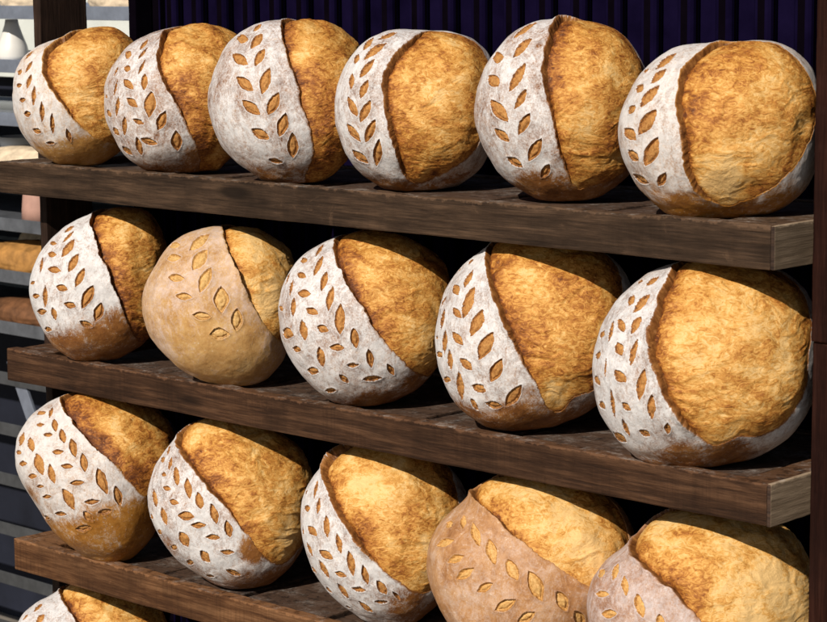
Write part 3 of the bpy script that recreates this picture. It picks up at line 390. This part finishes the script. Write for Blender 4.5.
"C2":{"o":[0.5005,0.0732,-0.54],"w":[0.7253,-0.6485,0.2312],"r":[0.135,0.1331,0.1308,0.1283,0.126,0.1242,0.1229,0.1226,0.1237,0.126,0.1288,0.1316,0.1341,0.136,0.1375,0.1386,0.1395,0.1396,0.1385,0.1369,0.1357,0.1353,0.1355,0.1362,0.1373,0.1384,0.1394,0.14,0.14,0.139,0.1376,0.1368,0.137,0.138,0.1394,0.1407,0.142,0.1429,0.1433,0.1432,0.143,0.1428,0.1426,0.1421,0.1413,0.1401,0.1386,0.1369],"bloom":[[-0.797,1.282],[-0.823,1.004],[-0.66,0.692],[-0.484,0.452],[-0.327,0.254],[-0.155,0.056],[0.015,-0.162],[0.171,-0.362],[0.304,-0.566],[0.46,-0.767],[0.671,-0.903],[0.877,-0.784],[1.079,-0.696],[1.522,-0.678],[2.07,-0.058],[1.71,1.041],[0.797,1.717],[-0.221,1.819]],"leaves":[[-0.909,0.809,-0.005,0.102,0.047,-0.028],[-0.797,0.554,0.004,0.098,0.044,-0.015],[-0.687,0.362,-0.015,0.119,0.056,-0.003],[-0.526,0.203,-0.005,0.122,0.058,0.0],[-0.394,0.046,-0.013,0.102,0.058,0.01],[-0.232,-0.127,-0.015,0.137,0.056,0.011],[-0.055,-0.309,-0.027,0.1,0.056,0.022],[-1.021,0.687,0.081,-0.015,0.055,-0.085],[-0.913,0.425,0.063,-0.022,-0.01,-0.035],[-0.871,0.231,0.075,-0.021,-0.016,-0.037],[-0.77,0.045,0.077,-0.018,-0.019,-0.041],[-0.603,-0.141,0.117,-0.009,-0.019,-0.069],[-0.465,-0.273,0.106,-0.006,-0.01,-0.052],[-0.276,-0.445,0.108,0.005,-0.004,-0.043],[-0.077,-0.607,0.096,0.01,-0.003,-0.04],[0.001,-0.931,0.104,-0.031,-0.013,-0.059],[-1.147,0.122,-0.027,0.136,0.078,0.001],[-0.981,-0.147,-0.017,0.133,0.078,0.017],[-0.715,-0.497,-0.045,0.124,0.086,0.051],[-0.405,-0.746,-0.072,0.076,0.053,0.057],[-1.349,-0.174,0.053,-0.037,-0.065,-0.036],[-1.248,-0.446,0.074,-0.018,-0.068,-0.06],[-0.971,-0.688,0.085,-0.005,-0.058,-0.076],[-0.706,-0.929,0.081,0.013,-0.039,-0.092],[-0.36,-1.108,0.083,0.026,-0.011,-0.053]],"fl":0.95,"fb":[[0.266,-0.564,0.287,0.95],[0.109,-1.105,0.358,0.6],[-1.105,-0.696,0.287,0.5],[-0.61,-1.205,0.358,0.4],[0.712,-1.302,0.501,0.8],[1.127,-0.928,0.287,0.8]],"toast":0.05,"tb":[[0.671,-0.581,0.322,-0.4],[-0.458,0.845,0.215,-0.3],[0.171,-0.362,0.179,0.2]],"foot":[0.08,0.2],"row":2,"base":-0.6733},
"C3":{"o":[0.8262,0.0985,-0.5349],"w":[0.6764,-0.6951,0.2438],"r":[0.1323,0.1307,0.1294,0.1285,0.1281,0.1283,0.1294,0.1311,0.1331,0.135,0.1369,0.1388,0.1404,0.1411,0.1404,0.1388,0.1369,0.1351,0.1335,0.1322,0.1312,0.1306,0.1308,0.1315,0.1325,0.1338,0.1352,0.1362,0.1367,0.1369,0.137,0.1371,0.1371,0.1374,0.1378,0.1383,0.1387,0.1389,0.1391,0.1394,0.14,0.1407,0.1411,0.1407,0.1396,0.1381,0.1361,0.1342],"bloom":[[-0.746,1.293],[-0.93,1.06],[-0.848,0.723],[-0.702,0.441],[-0.574,0.215],[-0.456,0.023],[-0.307,-0.193],[-0.105,-0.368],[0.061,-0.516],[0.239,-0.667],[0.445,-0.796],[0.789,-0.804],[0.995,-0.619],[1.027,-0.094],[0.984,0.307],[0.941,0.555],[0.991,0.941],[0.682,1.391],[-0.03,1.55]],"leaves":[[-0.866,0.322,0.019,0.103,0.043,-0.009],[-0.744,0.054,0.008,0.138,0.056,0.001],[-0.589,-0.16,-0.012,0.132,0.046,0.008],[-0.439,-0.393,-0.024,0.149,0.061,0.015],[-0.255,-0.516,-0.027,0.114,0.048,0.018],[-0.063,-0.649,-0.054,0.084,0.044,0.039],[-0.942,0.558,0.018,0.137,0.039,-0.015],[-1.135,0.329,0.096,-0.015,0.003,-0.056],[-1.034,0.007,0.099,-0.069,-0.073,-0.04],[-0.816,-0.314,0.12,-0.047,-0.044,-0.055],[-0.601,-0.557,0.092,-0.015,-0.02,-0.043],[-0.351,-0.718,0.096,0.001,-0.009,-0.04],[-0.074,-0.861,0.084,0.006,-0.002,-0.034],[0.107,-0.757,0.046,-0.068,-0.019,-0.018],[-1.167,-0.276,-0.046,0.111,0.064,0.02],[-0.89,-0.539,-0.066,0.129,0.067,0.037],[-0.605,-0.828,-0.08,0.108,0.053,0.05],[-0.282,-0.993,-0.09,0.077,0.031,0.055],[-1.315,0.015,0.02,0.092,0.05,-0.001],[-1.202,-0.634,0.076,-0.04,-0.05,-0.043],[-0.61,-1.193,0.053,0.002,-0.021,-0.056],[-1.201,0.59,0.019,0.043,0.048,-0.02],[-0.952,-0.961,0.07,-0.038,-0.053,-0.059]],"fl":0.9700000000000001,"fb":[[0.256,-0.969,0.367,0.85],[0.627,-1.283,0.267,0.8],[0.886,-1.187,0.401,0.8]],"toast":-0.02,"tb":[[-0.268,0.513,0.334,-0.14],[0.518,-0.64,0.267,-0.2],[0.527,0.203,0.401,0.08]],"foot":[0.05,0.25],"row":2,"base":-0.6733},
"C4":{"o":[1.1416,0.0665,-0.5364],"w":[0.6273,-0.7337,0.2612],"r":[0.1494,0.147,0.1449,0.1435,0.1424,0.1416,0.141,0.1406,0.1402,0.1397,0.1392,0.1388,0.1388,0.1392,0.1399,0.1407,0.1416,0.1426,0.1438,0.1453,0.1474,0.1497,0.152,0.1543,0.1567,0.1592,0.1614,0.1624,0.1616,0.159,0.1555,0.152,0.149,0.1464,0.1442,0.1425,0.1412,0.1405,0.1402,0.1398,0.1388,0.1383,0.1395,0.1425,0.1463,0.1495,0.1513,0.1511],"bloom":[[-0.924,1.272],[-0.67,0.84],[-0.43,0.632],[-0.239,0.431],[-0.028,0.271],[0.15,0.1],[0.367,-0.024],[0.521,-0.134],[0.65,-0.18],[0.849,-0.127],[1.037,0.02],[1.113,0.237],[1.061,0.486],[0.987,0.833],[0.859,1.172],[0.044,1.703],[-0.628,1.48]],"leaves":[[-0.764,0.568,-0.028,0.106,0.051,-0.008],[-0.562,0.39,-0.065,0.141,0.049,0.017],[-0.368,0.197,-0.048,0.135,0.055,0.017],[-0.157,0.012,-0.046,0.096,0.057,0.028],[0.063,-0.142,-0.064,0.142,0.068,0.035],[0.32,-0.289,-0.057,0.098,0.057,0.035],[-0.975,0.567,0.068,-0.045,-0.024,-0.057],[-0.935,0.309,0.135,0.02,0.035,-0.054],[-0.76,0.12,0.107,0.033,0.024,-0.043],[-0.662,-0.033,0.119,0.059,0.026,-0.044],[-0.455,-0.169,0.088,0.047,0.021,-0.044],[-0.247,-0.347,0.109,0.068,0.03,-0.055],[-0.031,-0.466,0.089,0.057,0.028,-0.052],[0.259,-0.639,0.074,0.053,0.03,-0.053],[0.528,-0.494,-0.063,0.106,0.053,0.028]],"fl":0.3,"fb":[],"toast":-0.05,"tb":[[0.401,0.36,0.44,-0.15],[0.697,-0.066,0.22,-0.3]],"row":2,"base":-0.6733},
"C5":{"o":[1.419,0.0986,-0.5423],"w":[0.5668,-0.7767,0.2748],"r":[0.1529,0.1522,0.1505,0.1481,0.1454,0.1428,0.1403,0.138,0.1362,0.135,0.134,0.1333,0.1328,0.1326,0.1326,0.1333,0.1348,0.1373,0.1401,0.1431,0.1462,0.1492,0.1516,0.1535,0.1551,0.1569,0.1589,0.1603,0.16,0.1574,0.1529,0.1474,0.1421,0.138,0.1355,0.1341,0.1329,0.1317,0.1307,0.1298,0.1291,0.1284,0.1284,0.1304,0.1352,0.1418,0.1481,0.1519],"bloom":[[-1.064,1.046],[-0.869,0.633],[-0.605,0.417],[-0.371,0.221],[-0.166,0.051],[0.001,-0.121],[0.214,-0.326],[0.441,-0.517],[0.748,-0.687],[1.331,-0.743],[1.799,-0.108],[1.656,0.725],[1.141,1.434],[0.252,1.716],[-0.749,1.448]],"leaves":[[-1.141,0.356,-0.004,0.069,0.088,-0.033],[-0.913,0.357,-0.031,0.117,0.06,-0.017],[-0.716,0.185,-0.047,0.107,0.046,0.004],[-0.525,-0.007,-0.03,0.104,0.05,0.012],[-0.345,-0.142,-0.007,0.065,0.042,0.011],[-0.987,0.096,0.105,-0.005,0.004,-0.038],[-0.876,-0.094,0.104,0.01,-0.0,-0.048],[-0.647,-0.268,0.103,0.023,-0.0,-0.05],[-0.191,-0.337,-0.041,0.098,0.046,0.024]],"fl":0.62,"fb":[],"toast":-0.1,"tb":[[0.492,-0.096,0.636,-0.2],[-0.255,0.837,0.173,0.15]],"row":2,"base":-0.6733},
"D1":{"o":[0.1185,0.0816,-0.8833],"w":[0.7516,-0.5907,0.2937],"r":[0.1408,0.1377,0.135,0.1324,0.1305,0.1295,0.1292,0.129,0.129,0.1293,0.1298,0.1305,0.1313,0.1322,0.1334,0.1348,0.1364,0.1383,0.1404,0.1423,0.1437,0.1446,0.1451,0.1456,0.1462,0.1468,0.1471,0.1472,0.147,0.1463,0.1449,0.1432,0.1415,0.1398,0.1383,0.1372,0.1366,0.1361,0.135,0.1338,0.1345,0.1379,0.1428,0.1474,0.15,0.1499,0.1474,0.1441],"bloom":[[-0.652,1.473],[-0.535,1.06],[-0.367,0.727],[-0.217,0.475],[-0.025,0.221],[0.205,-0.04],[0.523,-0.277],[0.921,-0.289],[1.823,-0.006],[1.751,1.159],[0.751,1.685],[-0.18,1.617]],"leaves":[[-0.836,0.831,0.036,0.094,0.049,-0.051],[-0.707,0.582,0.039,0.069,0.05,-0.047],[-0.997,0.666,0.046,0.044,0.043,-0.036],[-0.541,0.351,0.055,0.08,0.042,-0.035]],"fl":0.9,"fb":[],"toast":0.05,"tb":[[-0.483,1.239,0.126,-0.4]],"row":3,"base":-1.0125}}''')
LABELS = {
 'A1': 'floured round loaf with pale golden burst, at the left end of the top shelf',
 'A2': 'grey floured loaf with scattered leaf cuts and a scorched lower corner, second on top shelf',
 'A3': 'top shelf loaf with a wide floured face and two tidy columns of large leaf cuts',
 'A4': 'top shelf loaf with slim floured band and round golden burst, fourth from the left',
 'A5': 'top shelf loaf with brown scorched foot below its flour, beside the right end loaf',
 'A6': 'top shelf loaf at the right end, broad golden burst and pale underside',
 'B1': 'middle shelf loaf white on top and dark brown below, beside the left post',
 'B2': 'pale bare golden loaf with double ringed leaf cuts and hardly any flour, middle shelf',
 'B3': 'middle shelf loaf with very many small leaf cuts across a grey white face',
 'B4': 'middle shelf loaf with floured wedge above a glossy brown base, second from the right',
 'B5': 'largest round loaf at the right end of the middle shelf, wide blistered golden burst',
 'C1': 'tilted loaf white above and shiny orange brown below, left end of the lower shelf',
 'C2': 'lower shelf loaf with slanting floured side and rough golden burst, second from the left',
 'C3': 'lower shelf loaf with white crescent side and big smooth pale burst, in the middle',
 'C4': 'rosy brown loaf with large golden leaf cuts and no flour, on the lower shelf',
 'C5': 'lower shelf loaf at the right end, mauve dusted side and huge pale burst',
 'D1': 'floured loaf peeking out under the lower shelf at the bottom left',
}
MATS = {'A1': CRUST_GOLD, 'B2': CRUST_PALE, 'C4': CRUST_PINK, 'C5': CRUST_MAUVE, 'C1': CRUST_AMBER, 'A6': CRUST_AMBER}

def polyline_sdf(Pn, poly):
    """Signed distance to a closed polygon (positive outside)."""
    A = np.asarray(poly, float); n = len(A)
    # Chaikin once-twice for a smooth outline
    for _ in range(2):
        B = np.roll(A, -1, 0); A = np.stack([A * 0.75 + B * 0.25, A * 0.25 + B * 0.75], 1).reshape(-1, 2)
    B = np.roll(A, -1, 0)
    d2 = np.full(len(Pn), 1e9); inside = np.zeros(len(Pn), bool); near = np.zeros((len(Pn), 2))
    for a, b in zip(A, B):
        e = b - a; w_ = Pn - a; L2 = max(e @ e, 1e-12)
        tt = np.clip((w_ @ e) / L2, 0, 1); q = a + tt[:, None] * e; dd = ((Pn - q) ** 2).sum(1)
        m = dd < d2; d2[m] = dd[m]; near[m] = q[m]
        if abs(b[1] - a[1]) > 1e-12:
            c = (a[1] > Pn[:, 1]) != (b[1] > Pn[:, 1])
            xi = (b[0] - a[0]) * (Pn[:, 1] - a[1]) / (b[1] - a[1]) + a[0]
            inside ^= c & (Pn[:, 0] < xi)
    return np.sqrt(d2) * np.where(inside, -1, 1), near

NR, NS = 215, 680
def make_loaf(key, D, seed):
    w_ = np.array(D['w']); u_ = np.cross([0, 0, 1.0], w_); u_ /= np.linalg.norm(u_); v_ = np.cross(w_, u_)
    O = np.array(D['o']); r48 = np.array(D['r']); Rm = r48.mean()
    tt = np.linspace(0, 1, NR)
    th = np.where(tt < 0.82, tt / 0.82 * R_(112), R_(112) + (tt - 0.82) / 0.18 * (math.pi - R_(112)))
    th[0] = 0.002; th[-1] = math.pi - 0.002
    ph = np.arange(NS) * 2 * np.pi / NS - np.pi
    TH, PH = np.meshgrid(th, ph, indexing='ij'); TH = TH.ravel(); PH = PH.ravel()
    pl = np.stack([TH * np.cos(PH), TH * np.sin(PH)], 1)
    # irregular seam: wobble the lookup position
    P3 = np.stack([pl[:, 0], pl[:, 1], np.full(len(pl), seed * 7.3)], 1)
    wob = np.stack([fbm(P3, 7.0, 3, seed), fbm(P3, 7.0, 3, seed + 50)], 1) * 0.026
    fine = np.stack([fbm(P3, 26.0, 3, seed + 4), fbm(P3, 26.0, 3, seed + 54)], 1) * 0.012
    s, near = polyline_sdf(pl + wob + fine, D['bloom'])
    # slide grid points that almost lie on the seam onto it, so the lip is a clean line
    cell = 0.010
    m = (np.abs(s) < cell * 0.5) & (TH < R_(110))
    mv = near[m] - wob[m] - fine[m]; pl[m] = mv; s[m] = 0.0
    TH = np.hypot(pl[:, 0], pl[:, 1]); PH = np.arctan2(pl[:, 1], pl[:, 0])
    gph = np.arange(48) * 2 * np.pi / 48 - np.pi
    ke = np.r_[gph, np.pi]; re = np.r_[r48, r48[0]]
    # smooth periodic radius
    co = np.fft.rfft(r48); co[10:] = 0
    rr = np.full(len(PH), co[0].real / 48)
    for k in range(1, 10): rr = rr + 2 / 48 * (co[k].real * np.cos(k * (PH + np.pi)) - co[k].imag * np.sin(k * (PH + np.pi)))
    ct, stn = np.cos(TH), np.sin(TH)
    a = rr * stn; h = np.where(ct > 0, 0.92, 0.75) * Rm * ct
    wgt = np.clip(stn, 0, 1)
    base = (a * np.cos(PH))[:, None] * u_ + (a * np.sin(PH))[:, None] * v_ + h[:, None] * w_
    nrm = base / np.linalg.norm(base, axis=1, keepdims=True)
    sm = s * Rm
    # the flap stands proud along the left of the burst and lies almost flush round the rest
    bc = np.mean(D['bloom'], 0)
    ear = 1 - sstep(-0.15, 0.30, (pl[:, 0] - bc[0]) * 0.9 - (pl[:, 1] - bc[1]) * 0.10 + 0.35)
    ear = np.clip(ear, 0.02, 1)
    # leaf cuts
    lf = np.full(len(pl), -0.02)
    for (cx, cy, ax, ay, bx, by) in D['leaves']:
        hw = max(math.hypot(bx, by) * 0.93, 0.012); la = math.hypot(ax, ay)
        k = hw / max(math.hypot(bx, by), 1e-6); bx *= k; by *= k
        det = ax * by - ay * bx
        if abs(det) < 1e-7: continue
        dx = pl[:, 0] - cx + wob[:, 0] * 0.25 + fine[:, 0] * 0.7; dy = pl[:, 1] - cy + wob[:, 1] * 0.25 + fine[:, 1] * 0.7
        near_m = (dx * dx + dy * dy) < (la + hw) ** 2 * 1.7
        S = (dx * by - dy * bx) / det; T = (ax * dy - ay * dx) / det
        l = (1 - np.abs(S * 0.94) ** 1.9 - np.abs(T)) * hw * Rm * 1.0
        l = np.where(near_m, l, -0.02)
        lf = np.maximum(lf, l)
    lf = np.where(sm > 0.001, lf, -0.02); lf = np.clip(lf, -0.02, 0.02)
    # shapes
    big = fbm(base, 11.0, 3, seed) * 0.0050 + fbm(base, 5.0, 2, seed + 7) * 0.006
    smooth_n = fbm(base, 60.0, 3, seed + 3) * 0.0007
    flap = big + smooth_n + ear * ((0.0050 + 0.008 * np.clip(fbm(base, 18.0, 2, seed + 60), -0.4, 1)) * np.exp(-np.clip(sm, 0, 1) / 0.007) - 0.0012 * sstep(0.0025, 0.0, sm))
    flap = np.where(sm < 0, big + 0.0030 * ear + (4.0 - 1.8 * ear) * sm, flap)
    flap += np.where(lf > -0.008, 0.0014 * np.exp(-np.abs(lf) / 0.0022), 0)
    flap += -0.0042 * sstep(-0.0002, 0.0018, lf) + 0.0032 * sstep(0.0016, 0.0065, lf) + 0.0014 * fbm(base, 150.0, 2, seed + 80) * sstep(0.0, 0.002, lf)
    stretch = np.array([0.5, 0.5, 1.5])
    warp = np.stack([fbm(base, 22, 2, seed + 70), fbm(base, 22, 2, seed + 71), fbm(base, 22, 2, seed + 72)], 1) * 0.022
    rg = fbm(base + warp, 34.0 * stretch, 4, seed + 20, True)
    mid = fbm(base + warp * 0.5, 16.0, 3, seed + 30)
    si = -sm
    bl = big - (0.0002 + 0.0115 * ear) * np.exp(-np.clip(si, 0, 1) / 0.010) + (mid * 0.0040 + rg * 0.0022) * sstep(0.0, 0.018, si)
    bl += 0.003 * sstep(0.01, 0.05, si)
    bl = np.where(sm > 0, big - (0.0002 + 0.0115 * ear) - sm * 2.0, bl)
    # tint maps carried on the crust: flour cover with top-row shade mixed in, burst toast
    fl = np.full(len(pl), float(D['fl']))  # set lower on inner top-row loaves, painting their shade as thinner flour
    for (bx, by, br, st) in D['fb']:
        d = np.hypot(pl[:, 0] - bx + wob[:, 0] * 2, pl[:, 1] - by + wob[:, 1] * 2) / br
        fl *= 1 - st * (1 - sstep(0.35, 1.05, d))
    if 'foot' in D:
        fz, sl = D['foot']; hz = (base[:, 2] / Rm + 1) / 2 - sl * (base @ u_) / Rm * 0.5
        hz = hz + fbm(base, 20.0, 3, seed + 90) * 0.07
        fl *= 0.04 + 0.96 * sstep(fz - 0.09, fz + 0.11, hz)
    fl *= 1 - (1 - ear) * 0.9 * (1 - sstep(0.0, 0.004, sm + wob[:, 0] * 0.08))
    to = np.full(len(pl), float(D['toast']))
    for (bx, by, br, st) in D['tb']:
        d = np.hypot(pl[:, 0] - bx, pl[:, 1] - by) / br
        to += st * (1 - sstep(0.2, 1.15, d))
    # faces of the grid
    idx = np.arange(NR * NS).reshape(NR, NS)
    q = np.stack([idx[:-1], np.roll(idx, -1, 1)[:-1], np.roll(idx, -1, 1)[1:], idx[1:]], -1).reshape(-1, 4)
    root = empty('bread_loaf', (O[0], O[1], D['base'])); tag(root, LABELS[key], 'bread loaf', 'wheat patterned loaves on the wooden rack')
    loc0 = np.array([O[0], O[1], D['base']])
    def emit(name, disp, keep, mat, attrs):
        P = O + base + nrm * disp[:, None]
        hb = np.maximum(P[:, 2] - D['base'], 0); P[:, 2] = D['base'] + 0.0006 + hb * sstep(-0.006, 0.018, hb)
        ymax = max(O[1] + 0.085, 0.15); over = P[:, 1] - ymax
        P[:, 1] = np.where(over > 0, ymax + over * 0.25, P[:, 1])
        P = P - loc0
        f = q[keep[q].any(1)]
        used = np.unique(f); rm = np.full(NR * NS, -1, np.int64); rm[used] = np.arange(len(used)); f = rm[f]
        me = bpy.data.meshes.new(name)
        me.vertices.add(len(used)); me.vertices.foreach_set('co', P[used].astype(np.float32).ravel())
        me.loops.add(len(f) * 4); me.loops.foreach_set('vertex_index', f.astype(np.int32).ravel())
        me.polygons.add(len(f)); me.polygons.foreach_set('loop_start', np.arange(len(f), dtype=np.int32) * 4)
        me.polygons.foreach_set('loop_total', np.full(len(f), 4, np.int32))
        me.update(calc_edges=True); me.polygons.foreach_set('use_smooth', np.ones(len(f), bool))
        for an, av in attrs.items():
            at = me.attributes.new(an, 'FLOAT', 'POINT'); at.data.foreach_set('value', av[used].astype(np.float32))
        me.validate(); me.update()
        return link(name, me, mat, root)
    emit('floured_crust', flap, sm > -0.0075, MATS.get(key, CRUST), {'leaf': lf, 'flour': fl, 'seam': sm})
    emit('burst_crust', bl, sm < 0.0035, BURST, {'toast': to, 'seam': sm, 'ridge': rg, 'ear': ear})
    return root

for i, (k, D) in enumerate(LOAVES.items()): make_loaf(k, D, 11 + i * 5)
# ------------------------------------------------------------------ metal rack of trays behind the left post
mr = empty('metal_rack', (-0.9, 1.1, -1.45)); tag(mr, 'grey metal tray rack standing behind the left end of the wooden rack', 'metal rack')
bpy.context.view_layer.update()
def mpart(o):
    o.parent = mr; o.matrix_parent_inverse = mr.matrix_world.inverted(); return o
RZ = [0.243 - 0.1255 * i for i in range(13)]
for i, z in enumerate(RZ):
    bm = bmesh.new(); m = 0
    bm_box(bm, -2.30, 0.30, 0.90, 0.903, z - 0.031, z, 0, 0.001)
    if i < 7: bm_box(bm, -2.30, 0.30, 0.9035, 1.32, z - 0.012, z - 0.009, 0)
    if i < 7: bm_box(bm, -2.30, 0.30, 1.3205, 1.3235, z - 0.031, z, 0, 0.001)
    mpart(link('rack_shelf', bm_done(bm, 'rack_shelf'), STEEL if i < 4 else (MSTEEL if i < 7 else DSTEEL)))
for x in (-2.34, 0.302):
    for y in (0.905, 1.285): mpart(box_obj('rack_post', (x, x + 0.035, y, y + 0.035, -1.45, 0.45), STEEL, None))
mpart(box_obj('dark_backing', (-2.30, 0.30, 1.326, 1.332, -1.45, -0.02), WALLM, None, 0))  # added dark sheet, keeps the gaps between the lower rails dark
b = box_obj('brace', (-0.02, 0.02, -0.004, 0.004, -0.11, 0.11), STEEL); b.rotation_euler = (0, R_(-28), 0); b.location = (-1.17, 0.912, -0.70); mpart(b)

def roll(x, y, z, rx, ry, rz, mat, label, seed):
    bm = bmesh.new(); bmesh.ops.create_icosphere(bm, subdivisions=5, radius=1.0)
    P = np.array([v.co[:] for v in bm.verts]); n = fbm(P, 2.0, 4, seed); n2 = fbm(P, 6.0, 3, seed + 3, True)
    for i, v in enumerate(bm.verts):
        k = 1 + n[i] * 0.10 + n2[i] * 0.035
        c = Vector((v.co.x * rx * k, v.co.y * ry * k, v.co.z * rz * k)); c.z = max(c.z, -rz * 0.45) + rz * 0.45
        v.co = c
    o = link('bread_roll', bm_done(bm, 'bread_roll', True), mat, None, (x, y, z)); tag(o, label, 'bread', 'loaves on the metal rack'); return o
T = 0.0085
roll(-1.20, 0.99, RZ[0] - T, .10, .06, .045, ROLLW, 'whitish loaf on the highest metal tray at the top left corner', 1)
roll(-0.86, 1.00, RZ[0] - T, .10, .07, .05, ROLLW, 'pale loaf on the highest metal tray, just right of the left post', 2)
roll(-0.66, 1.00, RZ[0] - T, .10, .07, .055, ROLL, 'golden loaf on the highest metal tray beside the slatted panel', 3)
roll(-1.20, 0.985, RZ[3] - T, .20, .07, .034, ROLLW, 'pale flat loaf on the metal tray level with the top wooden shelf', 4)
roll(-1.20, 0.985, RZ[5] - T, .21, .075, .050, ROLL, 'plump golden loaf on the metal tray left of the middle loaf row', 5)
roll(-1.28, 1.15, RZ[5] - T, .22, .06, .064, ROLLW, 'pale crusty loaf behind the plump golden one on the metal tray', 6)
roll(-1.20, 0.985, RZ[6] - T, .20, .07, .040, ROLLD, 'dark crusty loaf on the metal tray left of the middle shelf', 7)
v = lathe('vase', [(0.022, 0), (0.036, 0.002), (0.041, 0.014), (0.035, 0.038), (0.025, 0.064), (0.017, 0.088), (0.015, 0.100)], WHITE, (-1.255, 0.97, RZ[1] - T))
tag(v, 'white tapered vase on the metal rack at the top left', 'vase')
v = lathe('bowl', [(0.030, 0), (0.048, 0.004), (0.062, 0.03), (0.068, 0.055), (0.064, 0.055), (0.055, 0.03), (0.03, 0.008)], WHITE, (-1.43, 1.13, RZ[3] - T))
tag(v, 'white bowl on the metal rack just above the top wooden shelf end', 'bowl')
v = lathe('clay_pot', [(0.028, 0), (0.042, 0.002), (0.041, 0.030), (0.036, 0.083), (0.032, 0.087)], PINK, (-1.165, 0.965, RZ[4] - T))
tag(v, 'pinkish clay pot on the metal rack beneath the top wooden shelf', 'pot')
b = box_obj('daylight_panel', (-2.7, 0.25, 1.655, 1.695, 0.02, 0.62), PALE); tag(b, 'added pale panel for the bright outdoors behind the upper metal trays', 'board')  # added panel, its pale colour stands for bright outdoors beyond the rack
